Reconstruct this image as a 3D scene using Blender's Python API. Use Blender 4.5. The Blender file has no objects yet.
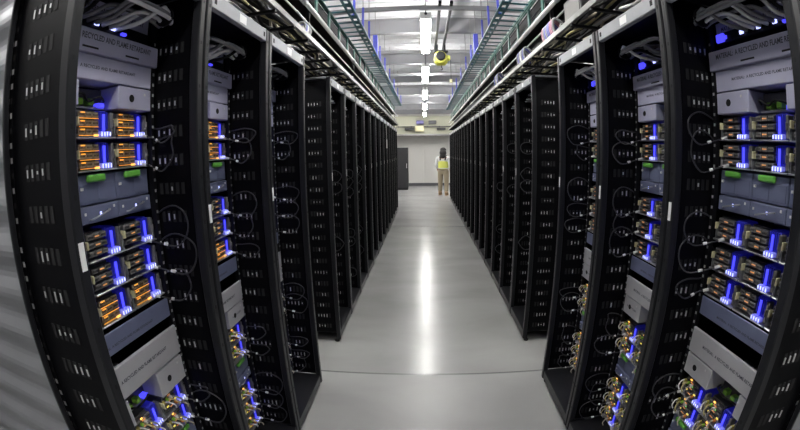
import bpy, math, random
from math import sin, cos, pi, radians as R
from mathutils import Vector, Matrix

S = bpy.context.scene
COL = S.collection
rng = random.Random(7)

# ------------------------------------------------------------------ camera (a real equidistant fisheye lens)
YAW, PIT, ROL, FPX = .064, -.161, -.016, 391.26
EYE = Vector((0, 0, 1.65))
r1 = Matrix(((cos(ROL), 0, -sin(ROL)), (0, 1, 0), (sin(ROL), 0, cos(ROL))))
r2 = Matrix(((1, 0, 0), (0, cos(PIT), -sin(PIT)), (0, sin(PIT), cos(PIT))))
r3 = Matrix(((cos(YAW), -sin(YAW), 0), (sin(YAW), cos(YAW), 0), (0, 0, 1)))
VIEW = r3 @ r2 @ r1
cd = bpy.data.cameras.new('camera')
cam = bpy.data.objects.new('camera', cd)
COL.objects.link(cam)
cx, cf, cu = VIEW.col[0], VIEW.col[1], VIEW.col[2]
cam.matrix_world = Matrix(((cx[0], cu[0], -cf[0], EYE[0]), (cx[1], cu[1], -cf[1], EYE[1]),
                           (cx[2], cu[2], -cf[2], EYE[2]), (0, 0, 0, 1)))
cd.type = 'PANO'
cd.sensor_fit = 'HORIZONTAL'
cd.sensor_width = 36.0
cd.sensor_height = 36.0 * 430 / 800
cd.clip_start = .01
cc = cd.cycles if hasattr(cd, 'cycles') and hasattr(cd.cycles, 'panorama_type') else cd
cc.panorama_type = 'FISHEYE_LENS_POLYNOMIAL'
cc.fisheye_fov = R(230)
for k_, v_ in enumerate((0.0, -1.0 / (FPX / 800 * 36.0), 0.0, 0.0, 0.0)):
    setattr(cc, 'fisheye_polynomial_k%d' % k_, v_)
S.camera = cam

# ------------------------------------------------------------------ world, exposure
w = bpy.data.worlds.new('world'); S.world = w; w.use_nodes = True
w.node_tree.nodes['Background'].inputs[0].default_value = (.8, .85, 1, 1)
w.node_tree.nodes['Background'].inputs[1].default_value = .05
S.view_settings.view_transform = 'Standard'
S.view_settings.look = 'None'
S.view_settings.gamma = 1
S.view_settings.use_curve_mapping = False
S.view_settings.exposure = 0.0
TUBE_POWER = 70.0     # emission of the ceiling tubes

def project(p):
    d = VIEW.transposed() @ (Vector(p) - EYE)
    d.normalize()
    t = math.acos(max(-1, min(1, d.y))); n = math.hypot(d.x, d.z) or 1e-9
    return 400 + FPX * t * d.x / n, 215 - FPX * t * d.z / n

# ------------------------------------------------------------------ materials
def mat(name, col, rough=.5, metal=0, emit=None, power=0, spec=.5, bump=0, bscale=60, vary=0, vscale=8, coat=0, trans=0):
    m = bpy.data.materials.new(name); m.use_nodes = True
    nt = m.node_tree; b = nt.nodes['Principled BSDF']
    b.inputs['Base Color'].default_value = (*col, 1)
    b.inputs['Roughness'].default_value = rough
    b.inputs['Metallic'].default_value = metal
    b.inputs['Specular IOR Level'].default_value = spec
    b.inputs['Coat Weight'].default_value = coat
    if emit:
        b.inputs['Emission Color'].default_value = (*emit, 1)
        b.inputs['Emission Strength'].default_value = power
    if vary or bump:
        tc = nt.nodes.new('ShaderNodeTexCoord')
        nz = nt.nodes.new('ShaderNodeTexNoise'); nz.inputs['Scale'].default_value = vscale
        nz.inputs['Detail'].default_value = 5
        nt.links.new(tc.outputs['Object'], nz.inputs['Vector'])
        if vary:
            mx = nt.nodes.new('ShaderNodeMix'); mx.data_type = 'RGBA'
            mx.inputs['A'].default_value = tuple(c * (1 - vary) for c in col) + (1,)
            mx.inputs['B'].default_value = tuple(min(1, c * (1 + vary)) for c in col) + (1,)
            nt.links.new(nz.outputs['Fac'], mx.inputs['Factor'])
            nt.links.new(mx.outputs['Result'], b.inputs['Base Color'])
            mr = nt.nodes.new('ShaderNodeMapRange')
            mr.inputs['To Min'].default_value = max(.02, rough - .1); mr.inputs['To Max'].default_value = min(1, rough + .1)
            nt.links.new(nz.outputs['Fac'], mr.inputs['Value']); nt.links.new(mr.outputs['Result'], b.inputs['Roughness'])
        if bump:
            n2 = nt.nodes.new('ShaderNodeTexNoise'); n2.inputs['Scale'].default_value = bscale
            nt.links.new(tc.outputs['Object'], n2.inputs['Vector'])
            bp = nt.nodes.new('ShaderNodeBump'); bp.inputs['Strength'].default_value = bump; bp.inputs['Distance'].default_value = .002
            nt.links.new(n2.outputs['Fac'], bp.inputs['Height']); nt.links.new(bp.outputs['Normal'], b.inputs['Normal'])
    return m

M = {}
M['black'] = mat('black powder coat', (.006, .006, .008), .42, spec=.25, vary=.3, vscale=5)
M['post'] = mat('dark satin post paint', (.013, .0135, .016), .36, vary=.2, vscale=6, spec=.25)
M['panel'] = mat('black side sheet', (.0022, .0022, .0032), .5, vary=.3, vscale=3, spec=.08)
M['header'] = mat('grey header paint', (.30, .31, .33), .45, vary=.15, vscale=9)
M['zinc'] = mat('zinc plated steel', (.62, .62, .62), .38, metal=.6)
M['hole'] = mat('slot opening', (.003, .003, .004), .8)
M['white'] = mat('white label stock', (.80, .80, .80), .5)
M['card'] = mat('recycled plastic with blue led tint', (.44, .44, .58), .55, vary=.06, vscale=20)  # white plastic; blue light of the switch LEDs is put into its colour
M['card_low'] = mat('grey white recycled plastic', (.46, .46, .48), .55, vary=.06, vscale=20)
M['shelf'] = mat('blue grey coated steel', (.15, .17, .27), .45, vary=.15, vscale=14)  # blue-grey coat, with bluish light deepening its colour
M['ink'] = mat('dark print', (.05, .05, .07), .6)
M['alu'] = mat('aluminium sheet', (.45, .46, .48), .35, metal=.7, vary=.1, vscale=20)
M['cage'] = mat('dark card cage', (.07, .07, .075), .4, metal=.4, vary=.3, vscale=40)
M['vent'] = mat('grey connector blocks', (.15, .145, .14), .45)
M['board'] = mat('green circuit board', (.02, .09, .04), .4, vary=.5, vscale=60)
M['gold'] = mat('yellow plastic plug', (.42, .36, .08), .4)
M['lime'] = mat('lime plastic clip', (.25, .55, .06), .4)
M['green'] = mat('green tray handle', (.16, .50, .08), .45)
M['orange'] = mat('orange plastic', (.6, .22, .03), .4)
M['bluebody'] = mat('blue plastic with led glow', (.03, .035, .40), .3, emit=(.04, .035, 1), power=.035)  # emission stands in for LED light scattering in the plastic
M['blueled'] = mat('blue led', (.05, .08, .9), .3, emit=(.08, .07, 1), power=1.15)
M['whiteled'] = mat('blue white led', (.6, .65, 1), .3, emit=(.42, .45, 1), power=2.2)
M['plug'] = mat('clear plug with blue glow', (.35, .38, .75), .25, emit=(.2, .2, 1), power=.35)  # slight emission puts the LED glow into the plug itself
M['amberled'] = mat('bright amber lamp', (1, .5, .1), .3, emit=(1, .5, .1), power=1.8)
M['amber'] = mat('amber led', (.9, .4, .05), .3, emit=(1, .40, .06), power=1.0)
M['tan'] = mat('amber tinted connector blocks', (.26, .21, .15), .5)  # the grey connector blocks again, with amber light mixed into their colour
M['amberdim'] = mat('dim orange led', (.9, .4, .1), .3, emit=(1, .45, .22), power=.28)
M['yellowled'] = mat('yellow lamp', (.9, .8, .2), .3, emit=(1, .75, .12), power=.7)
M['greenled'] = mat('green lamp', (.3, .9, .2), .3, emit=(.3, 1, .12), power=.4)
M['cablegrey'] = mat('grey cable sheath', (.22, .22, .23), .45)
M['cabledark'] = mat('dark grey cable sheath', (.032, .032, .038), .4)
M['cablewhite'] = mat('white cable sheath', (.75, .75, .75), .4)
M['cableblack'] = mat('black cable sheath', (.008, .008, .009), .6, spec=.2)
M['cablebeige'] = mat('beige cable sheath', (.50, .45, .34), .45)
M['cableyellow'] = mat('yellow fibre sheath', (.48, .42, .20), .45)
M['cableblue'] = mat('blue cable sheath', (.13, .14, .42), .45)
M['cablepink'] = mat('pink cable sheath', (.42, .20, .26), .45)
M['galv'] = mat('galvanised sheet', (.24, .245, .26), .42, metal=.4, vary=.15, vscale=6)
M['lip'] = mat('pale steel rail', (.25, .247, .24), .4, metal=.3, vary=.1)
M['pipe'] = mat('bright conduit', (.70, .70, .69), .28, metal=.35)
M['teal'] = mat('teal coated steel', (.004, .080, .098), .4, vary=.2)
M['greensteel'] = mat('green coated steel', (.016, .085, .066), .45, vary=.2)
M['bluesteel'] = mat('blue coated strut', (.06, .07, .42), .4, vary=.15)
M['deck'] = mat('white ceiling deck', (.68, .68, .70), .55, vary=.04, vscale=2)
M['beam'] = mat('grey ceiling steel', (.27, .27, .285), .5, vary=.1, vscale=4)
M['strut'] = mat('dark strut steel', (.045, .045, .05), .5, vary=.1)
M['tube'] = mat('fluorescent tube', (1, 1, 1), .4, emit=(1, .985, .95), power=TUBE_POWER)
M['lampbody'] = mat('white lamp housing', (.8, .8, .8), .4)
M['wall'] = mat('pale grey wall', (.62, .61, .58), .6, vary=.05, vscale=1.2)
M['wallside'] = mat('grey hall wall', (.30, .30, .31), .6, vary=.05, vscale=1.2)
M['base'] = mat('dark skirting', (.10, .10, .11), .5)
M['soffit'] = mat('cream bulkhead', (.40, .40, .31), .6, vary=.06)
M['yellow'] = mat('yellow hoist paint', (.50, .49, .07), .4)
M['boxblue'] = mat('violet blue enclosure', (.12, .11, .30), .45)
M['cream'] = mat('cream enclosure', (.62, .58, .36), .5)
M['skin'] = mat('skin', (.45, .27, .18), .5)
M['hair'] = mat('dark hair', (.012, .010, .010), .5, bump=.5, bscale=150)
M['shirt'] = mat('white shirt cloth', (.62, .62, .62), .8)
M['vest'] = mat('yellow safety vest', (.60, .63, .13), .7)
M['reflect'] = mat('grey reflective tape', (.55, .56, .55), .3, metal=.4)
M['khaki'] = mat('khaki trousers', (.30, .25, .17), .85, bump=.3, bscale=40)
M['boot'] = mat('tan boots', (.30, .20, .11), .6)
M['cabinet'] = mat('cabinet black', (.014, .014, .016), .45, vary=.2)

def floor_material():
    m = bpy.data.materials.new('sealed concrete'); m.use_nodes = True
    nt = m.node_tree; b = nt.nodes['Principled BSDF']; L = nt.links.new
    tc = nt.nodes.new('ShaderNodeTexCoord'); sp = nt.nodes.new('ShaderNodeSeparateXYZ'); L(tc.outputs['Object'], sp.inputs[0])
    n1 = nt.nodes.new('ShaderNodeTexNoise'); n1.inputs['Scale'].default_value = 1.3; n1.inputs['Detail'].default_value = 6; n1.inputs['Distortion'].default_value = .6
    mp = nt.nodes.new('ShaderNodeMapping'); mp.inputs['Scale'].default_value = (.7, 1.6, 1); L(tc.outputs['Object'], mp.inputs[0]); L(mp.outputs[0], n1.inputs['Vector'])
    cr = nt.nodes.new('ShaderNodeValToRGB'); L(n1.outputs['Fac'], cr.inputs[0])
    e = cr.color_ramp.elements
    e[0].position = .25; e[0].color = (.27, .27, .265, 1); e[1].position = .75; e[1].color = (.35, .35, .345, 1)
    prev = None
    for yj in JOINTS:
        s = nt.nodes.new('ShaderNodeMath'); s.operation = 'SUBTRACT'; s.inputs[1].default_value = yj; L(sp.outputs['Y'], s.inputs[0])
        a = nt.nodes.new('ShaderNodeMath'); a.operation = 'ABSOLUTE'; L(s.outputs[0], a.inputs[0])
        t = nt.nodes.new('ShaderNodeMath'); t.operation = 'LESS_THAN'; t.inputs[1].default_value = .010; L(a.outputs[0], t.inputs[0])
        if prev:
            q = nt.nodes.new('ShaderNodeMath'); q.operation = 'MAXIMUM'; L(prev.outputs[0], q.inputs[0]); L(t.outputs[0], q.inputs[1]); prev = q
        else: prev = t
    mx = nt.nodes.new('ShaderNodeMix'); mx.data_type = 'RGBA'; L(prev.outputs[0], mx.inputs['Factor']); L(cr.outputs[0], mx.inputs['A'])
    mx.inputs['B'].default_value = (.14, .14, .14, 1); L(mx.outputs['Result'], b.inputs['Base Color'])
    # the nearest slab is less polished than those beyond its joint
    g = nt.nodes.new('ShaderNodeMath'); g.operation = 'LESS_THAN'; g.inputs[1].default_value = 2.58; L(sp.outputs['Y'], g.inputs[0])
    n2 = nt.nodes.new('ShaderNodeTexNoise'); n2.inputs['Scale'].default_value = 5; n2.inputs['Detail'].default_value = 4; L(tc.outputs['Object'], n2.inputs['Vector'])
    mr = nt.nodes.new('ShaderNodeMapRange'); mr.inputs['To Min'].default_value = .17; mr.inputs['To Max'].default_value = .27; L(n2.outputs['Fac'], mr.inputs['Value'])
    ad = nt.nodes.new('ShaderNodeMath'); ad.operation = 'MULTIPLY_ADD'; ad.inputs[1].default_value = .12; L(g.outputs[0], ad.inputs[0]); L(mr.outputs[0], ad.inputs[2])
    L(ad.outputs[0], b.inputs['Roughness'])
    bp = nt.nodes.new('ShaderNodeBump'); bp.inputs['Strength'].default_value = .06; bp.inputs['Distance'].default_value = .01; L(n2.outputs['Fac'], bp.inputs['Height']); L(bp.outputs[0], b.inputs['Normal'])
    return m
JOINTS = (2.58, 8.5, 14.4)
M['floor'] = floor_material()

# ------------------------------------------------------------------ mesh building
class MB:
    def __init__(s): s.v, s.f, s.m, s.sm = [], [], [], []
    def add(s, vs, fs, mi=0, smooth=False):
        o = len(s.v); s.v += [tuple(v) for v in vs]
        for f in fs: s.f.append(tuple(o + i for i in f)); s.m.append(mi); s.sm.append(smooth)
    def box(s, x0, x1, y0, y1, z0, z1, mi=0, c=0):
        if x1 < x0: x0, x1 = x1, x0
        if y1 < y0: y0, y1 = y1, y0
        if z1 < z0: z0, z1 = z1, z0
        if not c:
            s.add([(x, y, z) for x in (x0, x1) for y in (y0, y1) for z in (z0, z1)],
                  [(0, 1, 3, 2), (4, 6, 7, 5), (0, 4, 5, 1), (2, 3, 7, 6), (0, 2, 6, 4), (1, 5, 7, 3)], mi)
            return s
        c = min(c, (x1 - x0) * .45, (y1 - y0) * .45, (z1 - z0) * .45)
        vs, idx = [], {}
        for i, X in enumerate((x0, x1)):
            for j, Y in enumerate((y0, y1)):
                for k, Z in enumerate((z0, z1)):
                    sx, sy, sz = (1, -1)[i], (1, -1)[j], (1, -1)[k]
                    idx[i, j, k] = len(vs)
                    vs += [(X, Y + sy * c, Z + sz * c), (X + sx * c, Y, Z + sz * c), (X + sx * c, Y + sy * c, Z)]
        g = lambda i, j, k, a: idx[i, j, k] + a
        fs = []
        for i in (0, 1):
            q = [g(i, 0, 0, 0), g(i, 1, 0, 0), g(i, 1, 1, 0), g(i, 0, 1, 0)]; fs.append(q[::-1] if i == 0 else q)
            q = [g(0, i, 0, 1), g(1, i, 0, 1), g(1, i, 1, 1), g(0, i, 1, 1)]; fs.append(q if i == 0 else q[::-1])
            q = [g(0, 0, i, 2), g(1, 0, i, 2), g(1, 1, i, 2), g(0, 1, i, 2)]; fs.append(q[::-1] if i == 0 else q)
        for i in (0, 1):
            for j in (0, 1):
                fs.append([g(i, j, 0, 0), g(i, j, 1, 0), g(i, j, 1, 1), g(i, j, 0, 1)])
                fs.append([g(i, 0, j, 0), g(i, 1, j, 0), g(i, 1, j, 2), g(i, 0, j, 2)])
                fs.append([g(0, i, j, 1), g(1, i, j, 1), g(1, i, j, 2), g(0, i, j, 2)])
                for k in (0, 1): fs.append([g(i, j, k, 0), g(i, j, k, 1), g(i, j, k, 2)])
        s.add(vs, fs, mi); return s
    def tube(s, path, r, n=8, mi=0, closed_ends=True):
        P = [Vector(p) for p in path]
        rr = r if isinstance(r, (list, tuple)) else [r] * len(P)
        o = len(s.v); up = None
        for i, p in enumerate(P):
            t = (P[min(i + 1, len(P) - 1)] - P[max(i - 1, 0)])
            if t.length < 1e-9: t = Vector((0, 0, 1))
            t.normalize()
            if up is None: up = Vector((0, 0, 1)) if abs(t.z) < .9 else Vector((1, 0, 0))
            a = t.cross(up)
            if a.length < 1e-6: a = t.orthogonal()
            a.normalize(); b = a.cross(t); up = b
            for k in range(n):
                q = 2 * pi * k / n; s.v.append(tuple(p + (a * cos(q) + b * sin(q)) * rr[i]))
        for i in range(len(P) - 1):
            for k in range(n):
                s.f.append((o + i * n + k, o + i * n + (k + 1) % n, o + (i + 1) * n + (k + 1) % n, o + (i + 1) * n + k)); s.m.append(mi); s.sm.append(True)
        if closed_ends:
            s.f.append(tuple(o + k for k in range(n))[::-1]); s.m.append(mi); s.sm.append(False)
            e = o + (len(P) - 1) * n; s.f.append(tuple(e + k for k in range(n))); s.m.append(mi); s.sm.append(False)
        return s
    def ball(s, c, rad, n=16, mi=0):
        cx_, cy_, cz_ = c; rx, ry, rz = rad if isinstance(rad, (tuple, list)) else (rad,) * 3
        h = n // 2; o = len(s.v); s.v.append((cx_, cy_, cz_ - rz))
        for i in range(1, h):
            t = -pi / 2 + pi * i / h
            for k in range(n):
                q = 2 * pi * k / n; s.v.append((cx_ + rx * cos(t) * cos(q), cy_ + ry * cos(t) * sin(q), cz_ + rz * sin(t)))
        s.v.append((cx_, cy_, cz_ + rz)); top = len(s.v) - 1
        def F(f): s.f.append(f); s.m.append(mi); s.sm.append(True)
        for k in range(n):
            F((o, o + 1 + (k + 1) % n, o + 1 + k)); F((top, o + 1 + (h - 2) * n + k, o + 1 + (h - 2) * n + (k + 1) % n))
            for i in range(h - 2):
                a = o + 1 + i * n; F((a + k, a + (k + 1) % n, a + n + (k + 1) % n, a + n + k))
        return s
    def mesh(s, name, mats):
        me = bpy.data.meshes.new(name); me.from_pydata(s.v, [], s.f)
        for m in (mats if isinstance(mats, (list, tuple)) else [mats]): me.materials.append(M[m])
        me.polygons.foreach_set('material_index', s.m); me.polygons.foreach_set('use_smooth', s.sm)
        me.update(); return me

def link(name, me, parent=None, loc=(0, 0, 0), rotz=0):
    o = bpy.data.objects.new(name, me); COL.objects.link(o)
    o.location = loc; o.rotation_euler = (0, 0, rotz)
    if parent: o.parent = parent
    return o
def build(name, mb, mats, parent=None, loc=(0, 0, 0), rotz=0):
    return link(name, mb.mesh(name, mats), parent, loc, rotz)
def tag(o, label, cat, group=None, kind=None):
    o['label'] = label; o['category'] = cat
    if group: o['group'] = group
    if kind: o['kind'] = kind
    return o
def thing(name, label, cat, loc=(0, 0, 0), rotz=0, group=None):
    return tag(link(name, None, None, loc, rotz), label, cat, group)
def structure(name, mb, mats):
    o = build(name, mb, mats); o['kind'] = 'structure'; return o
def smooth_path(pts, n=6):
    P = [Vector(p) for p in pts]; out = []
    for i in range(len(P) - 1):
        a, b, c, d = P[max(i - 1, 0)], P[i], P[i + 1], P[min(i + 2, len(P) - 1)]
        for k in range(n):
            t = k / n
            out.append(.5 * ((2 * b) + (c - a) * t + (2 * a - 5 * b + 4 * c - d) * t * t + (3 * b - a - 3 * c + d) * t ** 3))
    out.append(P[-1]); return out
def children(o):
    return KIDS.get(o.name, [])
KIDS = {}
def index_kids(*roots):
    KIDS.clear()
    for o in COL.objects:
        if o.parent: KIDS.setdefault(o.parent.name, []).append(o)
def dup(o, parent=None):
    c = o.copy(); COL.objects.link(c); c.parent = parent
    for ch in children(o): dup(ch, c)
    return c
def text_mesh(body, size, width=None):
    cu = bpy.data.curves.new('lettering', 'FONT'); cu.body = body; cu.size = size; cu.align_x = 'CENTER'; cu.align_y = 'CENTER'; cu.resolution_u = 2; cu.offset = size * .022
    o = bpy.data.objects.new('lettering', cu); COL.objects.link(o)
    dg = bpy.context.evaluated_depsgraph_get()
    me = bpy.data.meshes.new_from_object(o.evaluated_get(dg))
    bpy.data.objects.remove(o)
    xs = [v.co.x for v in me.vertices]; wd = max(xs) - min(xs); k = (width / wd) if width else 1
    # lettering stands in the local xz plane and faces -y
    for v in me.vertices: x, y = v.co.x, v.co.y; v.co = (x * k, 0, y)
    me.materials.clear(); me.materials.append(M['ink'])
    return me
ORD = ['first', 'second', 'third', 'fourth', 'fifth', 'sixth', 'seventh', 'eighth', 'ninth', 'tenth', 'eleventh', 'twelfth',
       'thirteenth', 'fourteenth', 'fifteenth', 'sixteenth', 'seventeenth', 'eighteenth', 'nineteenth', 'twentieth']

# ------------------------------------------------------------------ the hall
XL, XR, YB, YE, ZC = -3.2, 3.3, -4.2, 19.1, 3.70
structure('floor', MB().box(XL, XR, YB, YE, -.1, 0), 'floor')
cb = MB().box(XL, XR, YB, YE, ZC + .03, ZC + .1)
yy = YB + .12                                     # flat pans of the deck separated by narrow raised ribs
while yy < YE - .4:
    cb.box(XL, XR, yy, yy + .28, ZC, ZC + .03, 0, .012); yy += .305
structure('ceiling', cb, 'deck')
wb = MB().box(XL, XR, YE, YE + .15, 0, ZC + .1)
for x in (-2.4, -1.2, 0.0, 1.25, 2.45): wb.box(x - .05, x + .05, YE - .03, YE, .1, ZC, 0, .012)
structure('wall_back', wb, 'wall')
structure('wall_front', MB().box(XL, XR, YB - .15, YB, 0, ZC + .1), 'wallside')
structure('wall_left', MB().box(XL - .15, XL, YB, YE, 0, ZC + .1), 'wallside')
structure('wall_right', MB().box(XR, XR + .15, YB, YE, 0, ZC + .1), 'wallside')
structure('baseboard_back', MB().box(XL, XR, YE - .05, YE - .031, 0, .13, 0, .008), 'base')
for i in range(11):
    y = -.66 + i * 2.15
    if y > YE - .3: break
    b = MB().box(XL, XR, y, y + .014, 3.475, ZC); b.box(XL, XR, y - .045, y + .055, 3.462, 3.475); b.box(XL, XR, y - .04, y + .05, ZC - .012, ZC)
    structure('ceiling_beam', b, 'beam')
for i, y in enumerate((2.35, 4.40, 6.48, 8.45, 10.0, 11.8, 13.4, 15.2)):
    b = MB().box(XL, XR, y, y + .045, 3.325, 3.333, 0); b.box(XL, XR, y, y + .006, 3.333, 3.375); b.box(XL, XR, y + .039, y + .045, 3.333, 3.375)
    o = build('ceiling_strut', b, 'beam'); o['kind'] = 'structure'

# ribbed sheet closing the row beyond each end panel
def ribbed(name, side, xa, xb, y, label):
    mb = MB(); z = 0.0; prof = []
    while z < 2.5:
        prof += [(z + .12 * q / 8, .007 + .007 * sin(2 * pi * q / 8)) for q in range(8)]; z += .12
    vs = []
    for zz, d in prof: vs += [(xa, y - d, zz), (xb, y - d, zz)]
    mb.add(vs, [(2 * i, 2 * i + 1, 2 * i + 3, 2 * i + 2) for i in range(len(prof) - 1)])
    mb.add([(a, b_ + .002, c_) for a, b_, c_ in vs], [(2 * i, 2 * i + 2, 2 * i + 3, 2 * i + 1) for i in range(len(prof) - 1)])
    o = thing(name, label, 'metal panel')
    build('ribbed_sheet', mb, 'galv', o)
    xe = xb if side < 0 else xa
    build('edge_strip', MB().box(xe - .005, xe + .005, y - .0155, y + .003, 0, 2.5, 0, .002), 'post', o)
    f = MB().box(xa, xb, y - .03, y + .005, 2.49, 2.55, 0, .004); build('top_rail', f, 'post', o)
    return o
ribbed('corrugated_panel', -1, -3.15, -1.012, .570, 'grey ribbed metal panel closing off the row left of the nearest left rack')
ribbed('corrugated_panel', 1, 1.140, 3.25, .595, 'grey ribbed metal panel closing off the row right of the nearest right rack')

# ------------------------------------------------------------------ ceiling lamps
LAMPS = (-1.25, 1.6, 4.5, 7.25, 10.1, 13.0, 15.9)
lamp_words = ['behind the viewer', 'over the near racks', 'nearest of the row in view', 'second of the row in view', 'third of the row in view', 'fourth of the row in view', 'farthest of the row in view']
proto = None
for i, y in enumerate(LAMPS):
    lab = 'white tube light hanging over the aisle, ' + lamp_words[i]
    if proto is None:
        o = thing('tube_light', lab, 'ceiling light', (.05, y, 3.25), 0, 'tube lights in a line over the aisle')
        build('housing', MB().box(-.014, .014, 0, 1.68, -.01, .04).box(-.046, .046, 0, 1.68, .040, .062, 0, .006), 'lampbody', o)
        for xx in (-.032, .032): build('tube', MB().tube([(xx, .012, .008), (xx, 1.668, .008)], .029, 12), 'tube', o)
        for yy in (.0, 1.68): build('end_cap', MB().box(-.066, .066, yy - .012, yy + .012, -.013, .071, 0, .004), 'lampbody', o)
        for yy in (-.02, 1.70):
            build('hanger_rod', MB().tube([(0, yy, .045), (0, yy, ZC - 3.25)], .006), 'strut', o)
            build('hook', MB().ball((0, yy, .05), .018, 10), 'strut', o)
        proto = o; index_kids()
    else:
        o = dup(proto); o.location = (.05, y, 3.25); o['label'] = lab
for x, sw in ((-2.35, 'left'), (2.55, 'right')):  # unseen lamp rows, added to brighten the ceiling
    for i, y in enumerate(LAMPS):
        o = dup(proto); o.location = (x, y, 3.25); o['label'] = 'unseen tube light added behind the %s racks, %s from the viewer' % (sw, ORD[i])
        o['group'] = 'unseen tube lights added behind the racks'

# ------------------------------------------------------------------ rack frame
RH, RD = 2.28, .92           # height, depth
def side_sheet(x, out, W):
    """One black side sheet with rows of slots, many with a zinc tab that stands in for light showing through."""
    mb = MB(); mb.box(x - .004, x + .004, .03, RD - .03, .1, RH - .03)
    rg = random.Random(3)
    for i in range(20):
        z = .16 + i * .1
        for y in (.085, .110, .135, .160, .185):
            for s in (-1, 1):
                xx = x + s * .0045
                mb.box(xx - .0008, xx + .0008, y - .007, y + .007, z - .020, z + .020, 1)
            if rg.random() < (.15, .35, .8, .8, .45)[int(round((y - .085) / .025))]:
                h = rg.uniform(.004, .015)
                for s in (-1, 1):
                    q = x + s * .0055; mb.box(q - .0012, q + .0028 * 1, y - .0035, y + .002, z - h, z + h * .8, 2)  # bright tab put in to look like light coming through the slot
    return mb
def rack_parts(root, W):
    h = W / 2
    for sx in (-1, 1):
        mb = MB()
        x0, x1 = (-h + .001, -h + .034) if sx < 0 else (h - .034, h - .001)
        mb.box(x0, x1, 0, .035, .03, RH, 0, .004)
        for i in range(14):
            z = .2 + i * .155; xm = (x0 + x1) / 2; mb.box(xm - .004, xm + .004, -.0008, .0005, z - .006, z + .006, 1)
        build('front_post', mb, ['post', 'hole'], root)
        mb = MB(); x0, x1 = (-h + .001, -h + .012) if sx < 0 else (h - .012, h - .001)
        mb.box(x0, x1, RD - .06, RD, .03, RH)
        build('rear_post', mb, 'post', root)
        mb = side_sheet(sx * (h - .0085), sx, W)
        # perforated strip behind the slots
        xs = sx * (h - .003)
        mb.box(xs - .002, xs + .002, .255, .293, .1, RH - .03)
        rg = random.Random(5)
        for i in range(56):
            z = .14 + i * .038
            for yq in (.265, .282):
                mb.box(sx * (h - .0005) - .0004, sx * (h - .0005) + .0004, yq - .005, yq + .005, z - .007, z + .007, 2 if rg.random() < .35 else 1)
        build('side_panel', mb, ['panel', 'hole', 'zinc'], root)
        mb = MB(); x0, x1 = (-h + .018, -h + .036) if sx < 0 else (h - .036, h - .018)
        mb.box(x0, x1, .205, .225, .12, RH - .1)
        for i in range(52):
            z = .15 + i * .038; xm = (x0 + x1) / 2; mb.box(xm - .004, xm + .004, .2035, .2052, z - .005, z + .005, 1)
        build('mounting_rail', mb, ['black', 'zinc'], root)
    mb = MB().box(-h + .034, h - .034, .002, .030, RH - .065, RH, 0, .004)
    for x in (-h + .06, h - .06): mb.box(x - .009, x + .009, .001, .003, RH - .045, RH - .022, 1)
    hd = build('header', mb, ['header', 'hole'], root)
    build('header_label', MB().box(-.03, .035, .0005, .0025, RH - .052, RH - .015), 'white', hd)
    for sx in (-1, 1): build('top_flange', MB().box(sx * (h - .001), sx * (h - .03), .036, RD, RH - .011, RH + .004, 0, .003), 'header', root)
    build('top_panel', MB().box(-h + .01, h - .01, .03, RD, RH - .02, RH - .012), 'black', root)
    build('back_panel', MB().box(-h + .012, h - .012, RD - .02, RD - .012, .1, RH - .03), 'black', root)
    mb = MB().box(-h + .034, h - .034, .004, .034, .035, .10, 0, .004); mb.box(-h + .02, h - .02, .03, RD - .03, .085, .1)
    mb.box(-h + .02, h - .02, RD - .04, RD - .02, .035, .1)
    bs = build('base', mb, 'post', root)
    for x in (-h + .03, h - .03):
        for y in (.04, RD - .05):
            build('leveling_foot', MB().tube([(x, y, 0), (x, y, .012), (x, y, .012), (x, y, .05)], [.022, .022, .009, .009], 10), 'black', bs)
    # thin label on one front post
    xl = -h + .008
    build('asset_tag', MB().box(xl, xl + .017, -.0015, .0005, 1.43, 1.495), 'white', root)

PL, PR = .608, .618
DZ = {-1: -.007, 1: -.024}      # the gear of the left racks sits a little higher
XLF, XRF = -.743, .877
protos = {}
racks = {}; rackobj = {}
def rack_at(side, i, far):
    P = PL if side < 0 else PR
    y0 = (.575 if side < 0 else .600) + i * P if not far else (3.08 if side < 0 else 3.085) + i * (.600 if side < 0 else .611)
    return (XLF if side < 0 else XRF), y0 + (P if not far else (.600 if side < 0 else .611)) / 2
WORDN = ['nearest', 'second', 'third']
for side, sw in ((-1, 'left'), (1, 'right')):
    nfar = 13 if side < 0 else 17
    for far, n in ((False, 3), (True, nfar)):
        for i in range(n):
            x, y = rack_at(side, i, far)
            if not far:
                lab = ['nearest open black server rack on the %s, filled with glowing servers', 'second open black server rack on the %s, with glowing servers and a grey header', 'third open black server rack on the %s, last one before the gap'][i] % sw
            elif i == 0: lab = 'black server rack, first past the gap in the %s row, slotted side facing' % sw
            elif i == n - 1: lab = 'black server rack at the far end of the %s row' % sw
            else: lab = 'black server rack in the %s row, %s one past the gap' % (sw, ORD[i])
            grp = 'server racks along the %s side of the aisle' % sw
            rz = R(90) if side < 0 else R(-90)
            if side not in protos:
                root = thing('server_rack', lab, 'server rack', (x, y, 0), rz, grp)
                rack_parts(root, PL - .008 if side < 0 else PR - .007)
                protos[side] = root; index_kids()
            else:
                root = dup(protos[side]); root.location = (x, y, 0); root['label'] = lab
            racks[side, far, i] = (x, y, rz, lab)
            if not far: rackobj[side, i] = root

# ------------------------------------------------------------------ rack contents
def to_world(side, x, y, lx, ly, lz):
    return (x - ly, y + lx, lz) if side < 0 else (x + ly, y - lx, lz)

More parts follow.
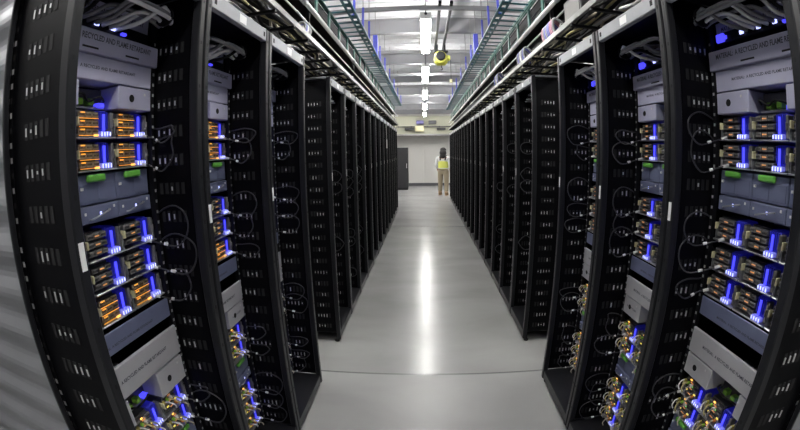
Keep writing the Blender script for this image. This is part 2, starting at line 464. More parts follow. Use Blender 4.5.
SW_ = .176
def sled_proto(kind):
    root = thing('server', 'x', 'server')
    a = SW_ / 2 - .002
    mb = MB().box(-a, a, 0, .40, 0, .003); mb.box(-a, -a + .002, 0, .40, .003, .05); mb.box(a - .002, a, 0, .40, .003, .05)
    mb.box(-a, a, -.012, 0, .0, .006, 0, .002); mb.box(-a, a, .38, .40, .003, .085, 0)
    build('chassis', mb, 'alu', root)
    mb = MB().box(-a + .004, a - .004, .09, .37, .006, .009)
    rg = random.Random(11)
    for k in range(14):
        x, y = rg.uniform(-a + .02, a - .03), rg.uniform(.10, .34); d = rg.uniform(.006, .02)
        mb.box(x, x + d, y, y + d * 1.3, .009, .009 + rg.uniform(.006, .03), rg.choice((1, 1, 2, 3)))
    build('circuit_board', mb, ['board', 'cage', 'gold', 'alu'], root)
    # card cage: stacked cards with connector blocks
    mb = MB(); x0, x1 = -a + .008, .014
    mb.box(x0, x1, .022, .10, .010, .090, 0)
    for k in range(3):
        z = .014 + k * .0255
        mb.box(x0 + .001, x1 - .001, .006, .03, z, z + .019, 0, .002)
        for j in range(3):
            xx = x0 + .005 + j * .030; mb.box(xx, xx + .026, .000, .008, z + .001, z + .0175, 1, .001)
            for q in range(4): mb.box(xx + .003 + q * .0055, xx + .0055 + q * .0055, -.0008, .0008, z + .006, z + .012, 2)
    build('card_cage', mb, ['cage', 'tan' if kind == 'amber' else 'vent', 'hole'], root)
    for k in range(3):
        z = .014 + k * .0255
        if kind == 'amber':
            build('amber_light', MB().box(x0 + .004, x1 - .004, -.0045, -.0025, z - .0035, z - .0018), 'amber', root)
            build('status_light', MB().box(x0 + .012, x0 + .030, -.0025, .001, z + .013, z + .017, 0, .001), 'amber', root)
        else:
            build('status_light', MB().box(x0 + .038, x0 + .058, -.0025, .001, z + .007, z + .0115, 0, .001), 'amberdim', root)
    if kind == 'amber': build('amber_lamp', MB().box(x1 - .026, x1 - .004, -.006, .0, .008, .014, 0, .002), 'amberled', root)
    # blue fan block with a light strip and link lights
    mb = MB().box(.018, .066, .014, .09, .010, .090, 0, .004)
    for k in range(5): mb.box(.020 + k * .0098, .0235 + k * .0098, .007, .015, .032, .086, 0)
    bb = build('fan_block', mb, 'bluebody', root)
    build('light_strip', MB().box(.034, .044, .001, .005, .026, .078), 'blueled', bb)
    for xx in (.016, .041):
        pg = build('network_plug', MB().box(xx, xx + .021, -.010, .012, .008, .024, 0, .003), 'plug', root)
        for q in (.001, .0145): build('link_light', MB().box(xx + q, xx + q + .0045, -.0115, -.0095, .008, .021, 0, .001), 'whiteled', pg)
    mb = MB().box(.069, .083, -.002, .03, .010, .084, 0, .003); mb.box(.072, .080, -.008, -.002, .035, .06, 0, .002)
    build('latch', mb, 'vent', root)
    build('power_plug', MB().box(-a + .001, -a + .009, -.010, .02, .040, .066, 0, .002), 'cream', root)
    if kind == 'cluttered':
        for xx, z, m in ((-.060, .030, 'yellowled'), (-.030, .058, 'greenled'), (.0, .034, 'yellowled'), (-.045, .082, 'amberled')):
            build('indicator_light', MB().box(xx, xx + .012, -.003, .002, z, z + .006, 0, .001), m, root)
        rg = random.Random(23)
        for k in range(4):
            x = -a + .012 + k * .024; z = rg.uniform(.02, .07)
            mb = MB().tube(smooth_path([(x, .0, z), (x + .004, -.03, z + .004), (x + .014, -.05, z - .01), (x + .020, -.045, z - .026)], 4), .0034, 6)
            mb.box(x - .006, x + .006, -.014, .002, z - .006, z + .006, 1, .002)
            build('lead', mb, [('cablewhite', 'gold'), ('cableyellow', 'lime'), ('cablegrey', 'cablewhite'), ('cablebeige', 'orange')][k], root)
    return root

def tray_proto():
    root = thing('storage_tray', 'x', 'storage tray'); a = SW_ / 2 - .0015
    mb = MB().box(-a, a, 0, .4, 0, .052, 0, .003); mb.box(-a, a, .006, .4, .056, .145, 0, .003)
    mb.box(-a + .008, a - .008, -.001, .001, .005, .047, 0); mb.box(-a + .010, -.004, .004, .007, .064, .118, 0, .002); mb.box(.004, a - .010, .004, .007, .064, .118, 0, .002)
    build('body', mb, 'shelf', root)
    build('handle', MB().box(-.050, .030, -.012, .006, .122, .144, 0, .005), 'green', root)
    for x, z in ((-.075, .100), (-.072, .026), (.060, .035)): build('badge', MB().box(x, x + .009, -.0025, .001 if z < .06 else .007, z, z + .009, 0, .001), 'white', root)
    build('status_light', MB().box(-.004, .004, -.003, .001, .02, .03, 0, .001), 'whiteled', root)
    build('pull_bar', MB().tube(smooth_path([(-.05, 0, .012), (-.042, -.012, .014), (.03, -.012, .030), (.038, 0, .032)], 3), .003, 6), 'alu', root)
    return root

ROWS = [('A', 1.750), ('B', 1.652), ('C', 1.386), ('D', 1.284), ('E', 1.180), ('F', .722), ('G', .624), ('H', .362), ('I', .260), ('J', .155)]
TRAYS = [1.500, .470]
protoS = {k: sled_proto(k) for k in ('amber', 'plain', 'cluttered')}
protoT = tray_proto()
index_kids()
used = set()
def place(proto, side, x, y, rz, lx, ly, lz, label, group):
    wx = to_world(side, x, y, lx, ly, lz)
    if id(proto) in used: o = dup(proto)
    else: o = proto; used.add(id(proto))
    o.location = wx; o.rotation_euler = (0, 0, rz); o['label'] = label; o['group'] = group
    return o
def in_frame(side, x, y, lx, ly, lz, m=15):
    u, v = project(to_world(side, x, y, lx, ly, lz)); return -m < u < 800 + m and -m < v < 430 + m

TXT = {}
def text(body, size, width):
    k = (body, size, width)
    if k not in TXT: TXT[k] = text_mesh(body, size, width)
    return TXT[k]
MATTER = 'MATERIAL:  A RECYCLED AND FLAME RETARDANT'
for side, sw in ((-1, 'left'), (1, 'right')):
    for i in range(3):
        x, y, rz, _ = racks[side, False, i]
        rk = '%s %s rack' % (WORDN[i], sw)
        dz = DZ[side]
        far = 1 if side < 0 else -1            # local x direction that points down the aisle
        W = (PL if side < 0 else PR)
        def panel(name, cat, label, x0, x1, z0, z1, y0, y1, m, txt=None, tsize=.018, twidth=.4, tz=None, group=None, hole=False):
            z0 += dz; z1 += dz; tz = tz + dz if tz else None
            mb = MB().box(x0, x1, y0, y1, z0, z1, 0, .003)
            mb.box(x0 + .004, x1 - .004, y1 - .001, y1 + .12, z0 + .004, z0 + .010, 0)
            o = build(name, mb, m, rackobj[side, i]); o['label'] = label
            if txt:
                t = link('lettering', text(txt, tsize, twidth), o, ((x0 + x1) / 2, y0 - .0006, tz if tz else (z0 + z1) / 2))
            if hole:
                xm = (x0 + x1) / 2 - .02
                build('round_port', MB().tube([(xm, y0 - .001, (z0 + z1) / 2), (xm, y0 + .004, (z0 + z1) / 2)], .013, 16), 'hole', o)
                build('screw', MB().tube([(xm + .07, y0 - .0015, z1 - .02), (xm + .07, y0 + .004, z1 - .02)], .005, 10), 'zinc', o)
            return o
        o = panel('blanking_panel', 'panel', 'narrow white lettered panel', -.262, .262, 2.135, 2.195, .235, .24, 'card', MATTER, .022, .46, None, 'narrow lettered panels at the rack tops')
        # network switch under the top
        o = thing('network_switch', 'dark network switch with blue lights at the top of the %s' % rk, 'network switch', to_world(side, x, y, 0, 0, 0), rz, 'network switches at the rack tops')
        mb = MB().box(-.262, .262, .23, .60, 2.085, 2.128, 0, .003)
        for k in range(20): mb.box(-.235 + k * .0235, -.219 + k * .0235, .2285, .231, 2.098, 2.112, 1)
        build('body', mb, ['black', 'hole'], o)
        for k in (-.215, -.12, -.03, .05): build('port_light', MB().box(k, k + .022, .222, .2285, 2.098, 2.112, 0, .002), 'whiteled' if k > -.2 else 'blueled', o)
        build('glow_lamp', MB().box(-.25, -.205, .215, .23, 2.090, 2.122, 0, .004), 'blueled', o)
        build('glow_lamp', MB().box(.10, .125, .215, .23, 2.090, 2.100, 0, .003), 'blueled', o)
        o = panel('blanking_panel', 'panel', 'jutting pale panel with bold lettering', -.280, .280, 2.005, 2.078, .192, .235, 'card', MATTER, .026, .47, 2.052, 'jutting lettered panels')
        for q in (-.10, .10): build('pull_slot', MB().box(q, q + .07, .1912, .194, 2.016 + dz, 2.022 + dz), 'hole', o)
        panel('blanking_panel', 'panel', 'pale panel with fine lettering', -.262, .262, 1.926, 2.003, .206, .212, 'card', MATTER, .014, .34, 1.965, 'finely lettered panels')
        bx = (.089, .263) if side < 0 else (-.263, -.089); bn = (-bx[1], -bx[0])
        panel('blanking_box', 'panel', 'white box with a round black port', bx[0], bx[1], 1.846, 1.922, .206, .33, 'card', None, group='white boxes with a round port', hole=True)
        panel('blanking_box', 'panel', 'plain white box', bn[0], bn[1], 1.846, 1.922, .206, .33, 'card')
        # power unit in the open middle
        ox = (-.087, .087)
        def powerunit(z, lab):
            o = thing('power_unit', lab, 'power unit', to_world(side, x, y, 0, .24, z + dz), rz, 'power units beside the white boxes')
            build('body', MB().box(-.086, .086, .05, .3, 0, .07, 0, .003), 'cage', o)
            for q in (-.05, .0): build('terminal', MB().box(q, q + .026, .02, .05, .012, .034, 0, .003), 'lime', o)
            build('status_light', MB().box(.045, .075, .02, .05, .006, .022, 0, .003), 'blueled', o)
            build('busbar', MB().box(-.084, .084, .03, .05, .0, .010, 0, .002), 'alu', o)
            build('wire', MB().tube(smooth_path([(-.080, .03, .03), (-.055, -.01, .04), (-.02, .0, .02), (.02, -.012, .034), (.06, .01, .024)], 4), .004, 6), 'cableblack', o)
        powerunit(1.848, 'upper power unit with a green terminal beside the white box, %s' % rk)
        panel('blanking_panel', 'panel', 'blue-grey lettered panel', -.262, .262, 1.092, 1.166, .206, .212, 'shelf', MATTER, .012, .30, 1.118, 'blue-grey lettered panels')
        if side < 0: zz = (.935, 1.052, .822, .925) if i == 0 else (.935, 1.035, .835, .932)
        else: zz = (.930, 1.034, .835, .925) if i == 0 else (.955, 1.056, .855, .952)
        panel('blanking_panel', 'panel', 'wide grey white lettered panel', -.266, .266, zz[0], zz[1], .198, .212, 'card_low', MATTER, .017, .36, None)
        panel('blanking_box', 'panel', 'white box with a round black port', bx[0], bx[1], zz[2], zz[3], .200, .33, 'card_low', 'A RECYCLED' if i else None, .013, .1, hole=True)
        panel('blanking_box', 'panel', 'plain white box', bn[0], bn[1], zz[2], zz[3], .200, .33, 'card_low')
        if in_frame(side, x, y, 0, .2, .85): powerunit(.822, 'lower power unit with a green terminal beside the white box, %s' % rk)
        for r, (rn, z) in enumerate(ROWS):
            for hx in (-1, 0, 1):
                lx = hx * .1765
                if not in_frame(side, x, y, lx, .2, z + .05): continue
                half = ('near end', 'middle', 'far end')[int(hx * far) + 1]
                if r in (0, 1, 4) and side < 0 and i < 2: kind, adj = 'amber', 'amber-lit open server'
                elif r >= 5: kind, adj = 'cluttered', 'open server with short leads'
                else: kind, adj = 'plain', 'open server with blue lights'
                place(protoS[kind], side, x, y, rz, lx, .225, z + dz - (.010 if r in (3, 4) and side > 0 else 0), '%s, %s of %s server row, %s' % (adj, half, ORD[r], rk), 'open servers in the near racks')
        for t, z in enumerate(TRAYS):
            for hx in (-1, 0, 1):
                lx = hx * .1765
                if not in_frame(side, x, y, lx, .2, z + .08): continue
                half = ('near end', 'middle', 'far end')[int(hx * far) + 1]
                place(protoT, side, x, y, rz, lx, .225, z + dz, '%s blue-grey storage tray with green handle, %s, %s' % (('upper', 'lower')[t], half, rk), 'storage trays with green handles')
        # looping patch cables from each row to the far side sheet
        rg = random.Random(40 + i + 10 * (side > 0))
        for r, (rn, z) in enumerate(ROWS):
            if not in_frame(side, x, y, far * .25, .1, z): continue
            z += dz
            xa, xb = far * rg.uniform(.20, .25), far * (W / 2 - .022)
            d = rg.uniform(-.02, .05); h = rg.uniform(.3, 1.15)
            pts = [(xa, .222, z + .012), (xa + far * .02, .18, z - .002), (far * .262, .11 + d, z - .02), (far * .270, .065 + d, z + .03 * h), (far * .272, .07 + d, z + .085 * h), (far * .274, .12, z + .115 * h), (xb, .19, z + .10 * h), (xb, .26, z + .05)]
            o = thing('patch_cable', 'looping grey cable from the %s server row to the side sheet, %s' % (ORD[r], rk), 'cable', to_world(side, x, y, 0, 0, 0), rz, 'looping cables beside the servers')
            build('sheath', MB().tube(smooth_path(pts, 5), .0030, 6), 'cabledark', o)
            p0, p1 = Vector(pts[0]), Vector(pts[1]); q = p0.lerp(p1, .5)
            build('plug', MB().tube([p0, q], .0065, 6), 'cablewhite', o)
            build('cable_label', MB().tube([Vector(pts[1]).lerp(Vector(pts[2]), .3), Vector(pts[1]).lerp(Vector(pts[2]), .5)], .0060, 6), 'white', o)
        # thick bundle at the rack top
        o = thing('cable_bundle', 'thick bundle of grey and white cables sweeping over the switch, %s' % rk, 'cable bundle', to_world(side, x, y, 0, 0, 0), rz, 'cable bundles at the rack tops')
        for k in range(9):
            x0 = -far * .20 + far * k * .035; zz = 2.128 + .012 * (k % 3); yy = .115 + .018 * (k % 4)
            pts = [(x0, .228, 2.106), (x0 + far * .02, yy + .02, 2.115), (x0 + far * .07, yy - .03, zz + .014), (far * .17, yy - .03 + .01 * (k % 2), zz + .018), (far * .245, yy, zz + .016), (far * .268, yy + .05, zz + .05), (far * .264, .27 + .01 * k, 2.235)]
            if abs(x0) > .16 and x0 * far > 0: pts.pop(3)
            build('cable', MB().tube(smooth_path(pts, 5), .0075, 7), rg.choice(['cablegrey', 'cablewhite', 'cablewhite', 'cablegrey', 'cableblack']), o)
        build('tie', MB().tube([(far * .200, .115, 2.158), (far * .212, .116, 2.158)], .036, 12), 'cableblack', o)
# cables in the first racks past the gap: loops along the far inner sheet
for side, sw in ((-1, 'left'), (1, 'right')):
    far = 1 if side < 0 else -1
    W = PL if side < 0 else PR
    for i in range(3):
        x, y, rz, _ = racks[side, True, i]
        rg = random.Random(90 + i + 7 * (side > 0))
        hs = (1.75, 1.652, 1.386, 1.284, 1.18, .722, .624, .362, .26)
        for r, z in enumerate(hs):
            if rg.random() < .55: continue
            xb = far * (W / 2 - .022); d = rg.uniform(-.03, .03)
            pts = [(xb - far * .01, .20, z), (xb - far * .012, .11, z - .02), (xb - far * .015, .05, z + .02 + d), (xb - far * .012, .05, z + .07), (xb, .12, z + .10 + d), (xb, .2, z + .06)]
            o = thing('patch_cable', 'grey cable loop at the %s server row of the %s %s rack past the gap' % (ORD[r], ORD[i], sw), 'cable', to_world(side, x, y, 0, 0, 0), rz, 'looping cables past the gap')
            build('sheath', MB().tube(smooth_path(pts, 4), .004, 6), 'cabledark', o)
        o = thing('cable_bundle', 'grey cable bundle at the top of the %s %s rack past the gap' % (ORD[i], sw), 'cable bundle', to_world(side, x, y, 0, 0, 0), rz, 'cable bundles at the rack tops')
        for k in range(4):
            zz = 2.10 + .02 * k
            pts = [(far * .05, .22, zz), (far * .15, .10 + .02 * k, zz + .02), (far * .24, .09 + .01 * k, zz + .03), (far * .266, .15, zz + .05), (far * .268, .26, 2.24)]
            build('cable', MB().tube(smooth_path(pts, 4), .007, 6), ('cablegrey', 'cablewhite', 'cableblack', 'cablegrey')[k], o)

# paper sheet hanging from the left row
o = thing('paper_tag', 'white paper sheet hanging from a rack far down the left row', 'paper', (XLF + .012, 7.66, 1.90))
build('sheet', MB().box(0, .003, -.02, .10, -.17, 0), 'white', o)
build('string', MB().tube([(.0, .03, 0), (-.004, .02, .20), (-.013, .02, .335)], .002, 5), 'cablewhite', o)

# ------------------------------------------------------------------ overhead services
def overhead(side, sw, wall, yend):
    s = side
    X = lambda d: s * (wall + d)
    y0 = -.4
    # black cable ladder with a pale front rail
    o = thing('cable_ladder', 'black cable ladder with pale front rail lying over the %s racks' % sw, 'cable ladder', (0, y0, 2.38))
    L = yend - y0
    build('front_rail', MB().box(X(-.030), X(-.008), 0, L, .02, .058, 0, .003), 'lip', o)
    build('rear_rail', MB().box(X(.40), X(.42), 0, L, .02, .058, 0, .003), 'black', o)
    k = 0
    while .15 + k * .29 < L:
        y = .15 + k * .29; build('rung', MB().box(X(-.03), X(.42), y, y + .028, .0, .016, 0, .003), 'black', o); k += 1
    # cables lying on it
    rg = random.Random(17 + s)
    cols = ['cablebeige', 'cablewhite', 'cablegrey', 'cableblack', 'cableblack', 'cablebeige', 'cableblack', 'cableyellow']
    names = ['first', 'second', 'third', 'fourth', 'fifth', 'sixth', 'seventh']
    for b in range(7):
        d = .025 + b * .052
        o = thing('cable_bundle', 'long cable bundle on the %s overhead ladder, %s from its pale front rail' % (sw, names[b]), 'cable bundle', (0, 0, 2.40), 0, 'cable bundles on the overhead ladders')
        for q in range(3):
            pts = []; y = y0 + .05
            while y < yend:
                pts.append((X(d + .010 * (q - 1) + rg.uniform(-.034, .034)), y, .012 + .014 * (q == 1) + rg.uniform(0, .016))); y += .17
            build('cable', MB().tube(smooth_path(pts, 2), .0085 if q else .011, 6), cols[(b * 3 + q * 2) % 8], o)
    # deep black raceway behind the conduits
    o = thing('cable_raceway', 'deep black cable raceway above the %s racks behind the bright conduit' % sw, 'cable tray', (0, y0, 2.52))
    build('trough', MB().box(X(.17), X(.18), 0, L, 0, .50).box(X(.18), X(.55), 0, L, 0, .01), 'panel', o)
    build('rim', MB().box(X(.165), X(.185), 0, L, .50, .515, 0, .003), 'panel', o)
    # conduits
    for d, z, r, lab in ((0.0, 2.660, .017, 'thick bright steel conduit running above the %s racks'), (.035, 2.575, .006, 'thin steel conduit below the thick one above the %s racks')):
        o = thing('conduit', lab % sw, 'conduit', (X(d), y0, z))
        build('pipe', MB().tube([(0, 0, 0), (0, L, 0)], r, 14), 'pipe', o)
        for k in range(int(L / 1.8)):
            build('strap', MB().box(-.004, X(.055) - X(d), 1.2 + 1.8 * k, 1.225 + 1.8 * k, r * .6, 2.722 - z), 'black', o)
            build('coupling', MB().tube([(0, .9 + 1.8 * k, 0), (0, .98 + 1.8 * k, 0)], r * 1.25, 14), 'alu', o)
    for k in range(6):
        y = 2.25 + k * 1.72
        if y > yend - .3: break
        o = thing('support_bracket', '%s pale bracket from the viewer joining ladder and conduit on the %s' % (ORD[k], sw), 'bracket', (0, y, 2.44), 0, 'pale brackets under the conduits')
        build('arm', MB().box(X(-.028), X(.16), 0, .035, .0, .012, 0, .002), 'lip', o)
        build('bolt', MB().tube([(X(-.015), .017, -.008), (X(-.015), .017, .016)], .008, 8), 'zinc', o)
    # green side tray
    o = thing('green_tray', 'green open-sided cable tray above the %s conduit' % sw, 'cable tray', (0, y0 + 1.0, 2.72))
    Lg = yend - y0 - 1.0
    build('top_rail', MB().box(X(.045), X(.062), 0, Lg, .185, .20, 0, .003), 'greensteel', o)
    build('bottom_rail', MB().box(X(.045), X(.062), 0, Lg, 0, .03, 0, .003), 'greensteel', o)
    k = 0
    while .1 + k * .42 < Lg:
        y = .1 + k * .42; build('side_post', MB().box(X(.045), X(.060), y, y + .05, .03, .185, 0, .002), 'greensteel', o)
        k += 1
    build('floor_sheet', MB().box(X(.062), X(.16), 0, Lg, .0, .006), 'panel', o)
    o = thing('cable_bundle', 'dark cable mass lying inside the green tray on the %s' % sw, 'cable bundle', (0, y0 + 1.0, 2.726), 0, 'dark cable masses in the green trays')
    for q in range(3):
        pts = [(X(.105 + .02 * (q - 1) + rg.uniform(-.008, .008)), .1 + .3 * j, .03 + .05 * q + rg.uniform(-.006, .006)) for j in range(int((Lg - .2) / .3) + 1)]
        build('cable', MB().tube(smooth_path(pts, 2), .026, 8), 'cableblack', o)
    # teal ladder with slotted inner rail
    ti, to_ = (.608, .825) if s < 0 else (.702, .93)
    ya, Z = 1.6, 2.95
    Lt = min(yend, 12.2) - ya
    o = thing('cable_ladder', 'teal cable ladder hung high along the %s side of the aisle' % sw, 'cable ladder', (0, ya, Z))
    mb = MB()
    mb.box(s * (ti - .016), s * (ti + .006), 0, Lt, 0, .012); mb.box(s * (ti + .042), s * (ti + .064), 0, Lt, 0, .012)
    k = 0
    while k * .16 < Lt: mb.box(s * (ti + .006), s * (ti + .042), k * .16, k * .16 + .075, 0, .010); k += 1
    build('inner_rail', mb, 'teal', o)
    build('outer_rail', MB().box(s * to_, s * (to_ + .02), 0, Lt, -.01, .03, 0, .003), 'greensteel', o)
    k = 0
    while k * .16 < Lt - .05:
        build('rung', MB().box(s * (ti + .064), s * to_, k * .16 + .02, k * .16 + .046, .0, .008, 0, .002), 'teal', o); k += 1
    # blue hangers
    ys = [2.4, 3.0, 3.55, 4.1, 4.58, 5.2, 5.75, 6.5, 7.4, 8.5, 9.7, 11.0]
    for k, y in enumerate(ys):
        wide = .06 if abs(y - 5.2) < .01 else .014
        o = thing('ceiling_hanger', '%s%s blue hanger from the viewer carrying the %s teal ladder' % ('wide ' if wide > .05 else '', ORD[k], sw), 'hanger', (s * (ti + .02), y, Z + .012), 0, 'blue hangers under the ceiling')
        build('strut', MB().box(-.012 if wide < .05 else -.03, .012 if wide < .05 else .03, -wide / 2, wide / 2, 0, .30, 0, .003), 'bluesteel', o)
        build('foot_plate', MB().box(-.022, .036, -.035, .035, 0, .008, 0, .002), 'bluesteel', o)
        build('threaded_rod', MB().tube([(0, 0, .295), (0, 0, ZC - Z - .012)], .004, 6), 'lip', o)
overhead(-1, 'left', .743, 11.0)
overhead(1, 'right', .877, 13.6)

# hanks of coloured cable over the front rail
def hank(x, y, n, wd, ht, cols, label):
    o = thing('cable_hank', label, 'cable hank', (x, y, 2.44), 0, 'coloured cable hanks on the overhead ladders')
    sg = 1 if x > 0 else -1
    for k in range(n):
        yy = -wd / 2 + wd * k / (n - 1)
        pts = [(sg * .10, yy, .02), (sg * .03, yy, ht * .9), (sg * -.005, yy + .01, ht), (sg * -.012, yy + .012, ht * .5), (sg * -.004, yy, .004)]
        build('cable', MB().tube(smooth_path(pts, 4), .010, 7), cols[k % len(cols)], o)
hank(.875, 2.55, 9, .24, .105, ['cablegrey', 'cablepink', 'cablepink', 'cableblue', 'cableblue', 'cablegrey', 'cableblue'], 'pink and blue cable hank nearest the viewer on the right overhead ladder')
hank(.875, 3.35, 7, .24, .11, ['cablegrey', 'cableblue', 'cablegrey', 'cablewhite'], 'grey and blue cable hank, second from the viewer on the right overhead ladder')
hank(.875, 4.55, 5, .22, .12, ['cablegrey', 'cableblue', 'cablewhite'], 'small grey, blue and white cable hank, third on the right overhead ladder')
hank(-.745, 2.40, 5, .12, .065, ['cablegrey', 'cableblue', 'cablewhite', 'cablegrey'], 'small grey and blue cable hank on the left overhead ladder')
o = thing('patch_box', 'dark grey box on the right overhead ladder just behind the pink and blue cables', 'box', (.93, 2.12, 2.44))
build('case', MB().box(-.05, .10, -.14, .14, 0, .15, 0, .006), 'cage', o)
build('front_plate', MB().box(-.054, -.05, -.12, .12, .02, .13, 0, .001), 'vent', o)

# ------------------------------------------------------------------ yellow hoist on its rails
o = thing('hoist_rail', 'left of two dark rails under the ceiling carrying the yellow hoist', 'rail', (.215, 4.3, 3.36), 0, 'hoist rails')
build('rail', MB().box(-.018, .018, 0, 2.3, 0, .04, 0, .003), 'black', o)
build('end_stop', MB().box(-.024, .024, 2.3, 2.33, -.012, .05, 0, .003), 'strut', o)
o = thing('hoist_rail', 'right of two dark rails under the ceiling carrying the yellow hoist', 'rail', (.345, 4.3, 3.36), 0, 'hoist rails')
build('rail', MB().box(-.018, .018, 0, 2.3, 0, .04, 0, .003), 'black', o)
build('end_stop', MB().box(-.024, .024, 2.3, 2.33, -.012, .05, 0, .003), 'strut', o)
o = thing('chain_hoist', 'yellow hoist with a black round motor end hanging under the ceiling rails', 'hoist', (.30, 6.15, 3.13))
build('trolley', MB().box(-.13, .12, -.06, .08, .125, .158, 0, .006).box(-.10, -.04, -.05, .05, .10, .128, 0, .004).box(.03, .09, -.05, .05, .10, .128, 0, .004), 'black', o)
body = MB().tube([(-.02, -.10, .02), (-.02, -.08, .02), (-.02, .16, .02), (-.02, .18, .02)], [.105, .118, .118, .10], 20)
body.box(-.13, .11, -.06, .12, -.115, .0, 0, .05); body.box(.09, .16, -.04, .08, -.02, .07, 0, .015)
build('body', body, 'yellow', o)
for q in (-.09, .05): build('suspension_plate', MB().box(q, q + .03, -.012, .012, .15, .285), 'black', o)
build('motor_end', MB().tube([(-.02, -.135, .035), (-.02, -.125, .035), (-.02, -.10, .035)], [.07, .088, .088], 20), 'black', o)
build('chain', MB().tube([(.0, .04, -.10), (.0, .04, -.16)], .010, 6), 'strut', o)
build('hook', MB().tube(smooth_path([(0, .04, -.16), (.018, .04, -.18), (.0, .04, -.20), (-.018, .04, -.185)], 4), .007, 6), 'strut', o)
o2 = build('pendant_cable', MB().tube(smooth_path([(.15, .02, -.0), (.165, .02, -.05), (.166, .02, -.38)], 4), .005, 6), 'cableblack', o)
o.scale = (.86, .86, .86)
build('pendant', MB().box(.140, .192, 0, .04, -.45, -.38, 0, .008), 'cream', o)

# ------------------------------------------------------------------ far end of the aisle
structure('bulkhead', MB().box(-1.9, 2.0, 18.3, 18.45, 2.42, 3.32, 0, .01), 'soffit')
o = thing('cross_tray', 'grey cable tray crossing the aisle at its far end', 'cable tray', (0, 17.3, 2.36))
build('front_rail', MB().box(-1.6, 1.7, 0, .03, 0, .07, 0, .004), 'lip', o)
build('rear_rail', MB().box(-1.6, 1.7, .5, .53, 0, .07, 0, .004), 'strut', o)
for k in range(11): build('rung', MB().box(-1.5 + k * .3, -1.44 + k * .3, .03, .5, .01, .03), 'strut', o)
for xx in (-1.3, 1.4): build('hanger_rod', MB().tube([(xx, .25, .03), (xx, .25, ZC - 2.36)], .01), 'strut', o)
structure('trim_1', MB().box(-1.9, 2.0, 18.2, 18.31, 2.40, 2.48, 0, .01), 'base')
o = thing('cross_bar', 'dark bar running across the bulkhead at the far end', 'bar', (0, 18.2, 2.80))
build('bar', MB().box(-1.3, 1.4, 0, .04, 0, .04, 0, .004), 'strut', o)
for xx in (-1.2, -.6, .15, .7, 1.3): build('clamp', MB().box(xx, xx + .05, -.01, .1, -.01, .05, 0, .004), 'strut', o)
for (x0, x1, z0, z1, m, lab) in ((-.34, .0, 2.93, 3.10, 'boxblue', 'violet blue equipment box on the bulkhead at the far end'), (.22, .58, 2.93, 3.10, 'cage', 'dark equipment box on the bulkhead right of the lamps at the far end'),
                                 (-.40, .0, 2.58, 2.83, 'cream', 'cream equipment box under the violet one at the far end'), (-.88, -.46, 2.66, 2.76, 'cage', 'low dark box on the bulkhead left of the cream box'), (.60, 1.0, 2.66, 2.76, 'cage', 'low dark box on the bulkhead at the far right')):
    o = thing('junction_box', lab, 'equipment box', (0, 18.1, 0), 0, 'equipment boxes at the far end')
    build('case', MB().box(x0, x1, 0, .2, z0, z1, 0, .01), m, o)
    build('cover', MB().box(x0 + .03, x1 - .03, -.012, 0, z0 + .03, z1 - .03, 0, .004), m, o)
o = thing('equipment_cabinet', 'black cabinet standing before the far wall beyond the left row', 'cabinet', (-1.02, 16.9, 0))
build('body', MB().box(-.32, .32, 0, .6, .06, 1.84, 0, .01), 'cabinet', o)
dr = build('door', MB().box(-.30, .30, -.02, 0, .1, 1.80, 0, .006), 'cabinet', o)
build('handle', MB().box(.25, .27, -.045, -.02, .95, 1.15, 0, .004), 'zinc', dr)
build('plinth', MB().box(-.30, .30, .02, .58, 0, .06), 'black', o)

# ------------------------------------------------------------------ the person by the right row
def skin_mesh(name, verts, edges, radii, m, parent, root=0, levels=2):
    me = bpy.data.meshes.new(name); me.from_pydata(verts, edges, [])
    o = bpy.data.objects.new(name, me); COL.objects.link(o)
    md = o.modifiers.new('skin', 'SKIN'); md.use_smooth_shade = True
    o.modifiers.new('sub', 'SUBSURF').levels = levels
    for k, v in enumerate(me.skin_vertices[0].data):
        r = radii[k]; v.radius = r if isinstance(r, tuple) else (r, r); v.use_root = (k == root)
    dg = bpy.context.evaluated_depsgraph_get()
    nm = bpy.data.meshes.new_from_object(o.evaluated_get(dg))
    bpy.data.objects.remove(o); nm.materials.clear(); nm.materials.append(M[m])
    for p in nm.polygons: p.use_smooth = True
    return link(name, nm, parent)
pr = thing('person', 'person in yellow vest and khaki trousers with long dark hair, standing by the right row', 'person', (.715, 14.75, 0), R(-14))
pr.scale = (1.22, 1.15, 1.0)
def limb(*chains):
    V, Ed, Ra = [], [], []
    for ch in chains:
        start = len(V)
        for j, (p, r) in enumerate(ch):
            if j == 0 and V:
                hit = [k for k, v in enumerate(V) if (Vector(v) - Vector(p)).length < 1e-4]
                if hit: prev = hit[0]; continue
            V.append(p); Ra.append(r)
            if j > 0: Ed.append((prev, len(V) - 1))
            prev = len(V) - 1
    return V, Ed, Ra
pel = (0, 0, .96)
spine = [(pel, (.15, .10)), ((0, .0, 1.12), (.135, .095)), ((0, .01, 1.30), (.15, .10)), ((0, -.005, 1.43), (.12, .085)), ((0, .005, 1.53), .052), ((0, .02, 1.60), .055), ((0, .03, 1.70), .085), ((0, .02, 1.755), .07)]
def leg(s, f): return [(pel, 0), ((s * .09, .0, .88), .088), ((s * .10, .02 + f, .50), .056), ((s * .105, f * 1.6 - .01, .10), .038), ((s * .115, f * 1.6 + .10, .04), .034), ((s * .12, f * 1.6 + .16, .032), .026)]
def arm(s, b): return [((0, -.005, 1.43), 0), ((s * .17, -.005, 1.41), .052), ((s * .215, -.02, 1.15), .040), ((s * .20, .09 + b, .93), .030), ((s * .195, .13 + b, .86), .026)]
hand = []
chs = [spine, leg(-1, .02), leg(1, -.03), arm(-1, .08), arm(1, .02)]
V, Ed, Ra = limb(*chs)
body = skin_mesh('body', V, Ed, Ra, 'skin', pr)
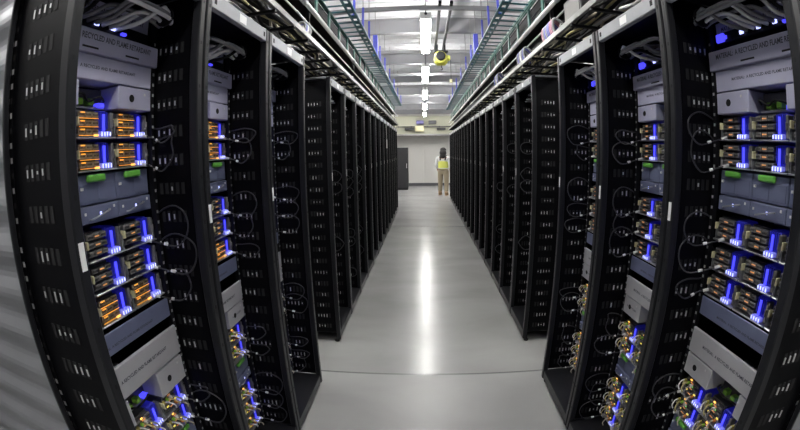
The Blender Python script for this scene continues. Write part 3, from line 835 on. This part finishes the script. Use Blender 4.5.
for s, b in ((-1, .08), (1, .02)):
    base = Vector((s * .195, .13 + b, .86))
    for k in range(4):
        p = [base, base + Vector((s * .004, -.012 + .012 * k, -.045)), base + Vector((-s * .004, .0 + .013 * k, -.075 - .006 * (k in (1, 2)))), base + Vector((-s * .016, .01 + .013 * k, -.098 - .008 * (k in (1, 2))))]
        build('finger', MB().tube(smooth_path(p, 2), [.012] + [.0085] * 4 + [.006] * 2, 6), 'skin', body)
    build('thumb', MB().tube(smooth_path([base + Vector((0, .01, -.01)), base + Vector((-s * .01, .035, -.03)), base + Vector((-s * .016, .045, -.06))], 2), [.012, .010, .009, .008, .007], 6), 'skin', body)
build('nose', MB().ball((0, .118, 1.685), (.013, .02, .022), 8), 'skin', body)
for s in (-1, 1):
    build('ear', MB().ball((s * .083, .025, 1.69), (.012, .022, .032), 8), 'skin', body)
    build('eye', MB().ball((s * .032, .103, 1.715), .012, 8), 'white', body)
build('mouth', MB().ball((0, .105, 1.645), (.024, .008, .006), 8), 'cablepink', body)
mb = MB().ball((0, .0, 1.715), (.100, .112, .100), 18); mb.ball((0, -.05, 1.61), (.112, .080, .14), 16); mb.ball((0, -.075, 1.49), (.09, .05, .10), 14)
build('hair', mb, 'hair', pr)
def inflate(ch, k, lo, hi): return [(p, (tuple(q + k for q in r) if isinstance(r, tuple) else (r + k if r else 0))) for p, r in ch][lo:hi]
tr = [[(pel, (.165, .115))], ]
V, Ed, Ra = limb([(pel, (.165, .118)), ((0, 0, 1.06), (.155, .108))], [(pel, 0), ((-.09, 0, .86), .105), ((-.10, .03, .50), .078), ((-.105, .02, .10), .068)], [(pel, 0), ((.09, 0, .86), .105), ((.10, -.01, .50), .078), ((.105, -.055, .10), .068)])
skin_mesh('trousers', V, Ed, Ra, 'khaki', pr)
V, Ed, Ra = limb([((0, 0, 1.02), (.155, .112)), ((0, 0, 1.15), (.15, .108)), ((0, .01, 1.30), (.165, .115)), ((0, -.005, 1.43), (.135, .098)), ((0, .003, 1.50), .062)],
                 [((0, -.005, 1.43), 0), ((-.175, -.005, 1.41), .066), ((-.218, -.02, 1.15), .054), ((-.212, .08, 1.02), .047)], [((0, -.005, 1.43), 0), ((.175, -.005, 1.41), .066), ((.218, -.02, 1.15), .054), ((.212, .05, 1.02), .047)])
skin_mesh('shirt', V, Ed, Ra, 'shirt', pr)
V, Ed, Ra = limb([((0, 0, .93), (.182, .135)), ((0, 0, 1.08), (.172, .128)), ((0, .004, 1.22), (.178, .130)), ((0, .0, 1.34), (.168, .120))])
vs = skin_mesh('vest', V, Ed, Ra, 'vest', pr)
for s in (-1, 1): build('shoulder_strap', MB().tube(smooth_path([(s * .075, -.115, 1.33), (s * .085, -.075, 1.47), (s * .085, .0, 1.515), (s * .08, .085, 1.45), (s * .07, .118, 1.33)], 3), .022, 8), 'black', vs)
for z in (1.02,):
    band = [(.178 * cos(a) * 1.0, .134 * sin(a), z) for a in [2 * pi * k / 20 for k in range(21)]]
    build('reflective_band', MB().tube(band, .018, 6), 'reflect', vs)
for s, f in ((-1, .032), (1, -.048)):
    b = MB().box(s * .11 - .048, s * .11 + .048, f - .075, f + .20, 0, .03, 0, .012); b.ball((s * .11, f + .08, .045), (.05, .125, .05), 12); b.tube([(s * .108, f - .01, .03), (s * .106, f - .01, .16)], [.058, .062], 12)
    build('boot', b, 'boot', pr)
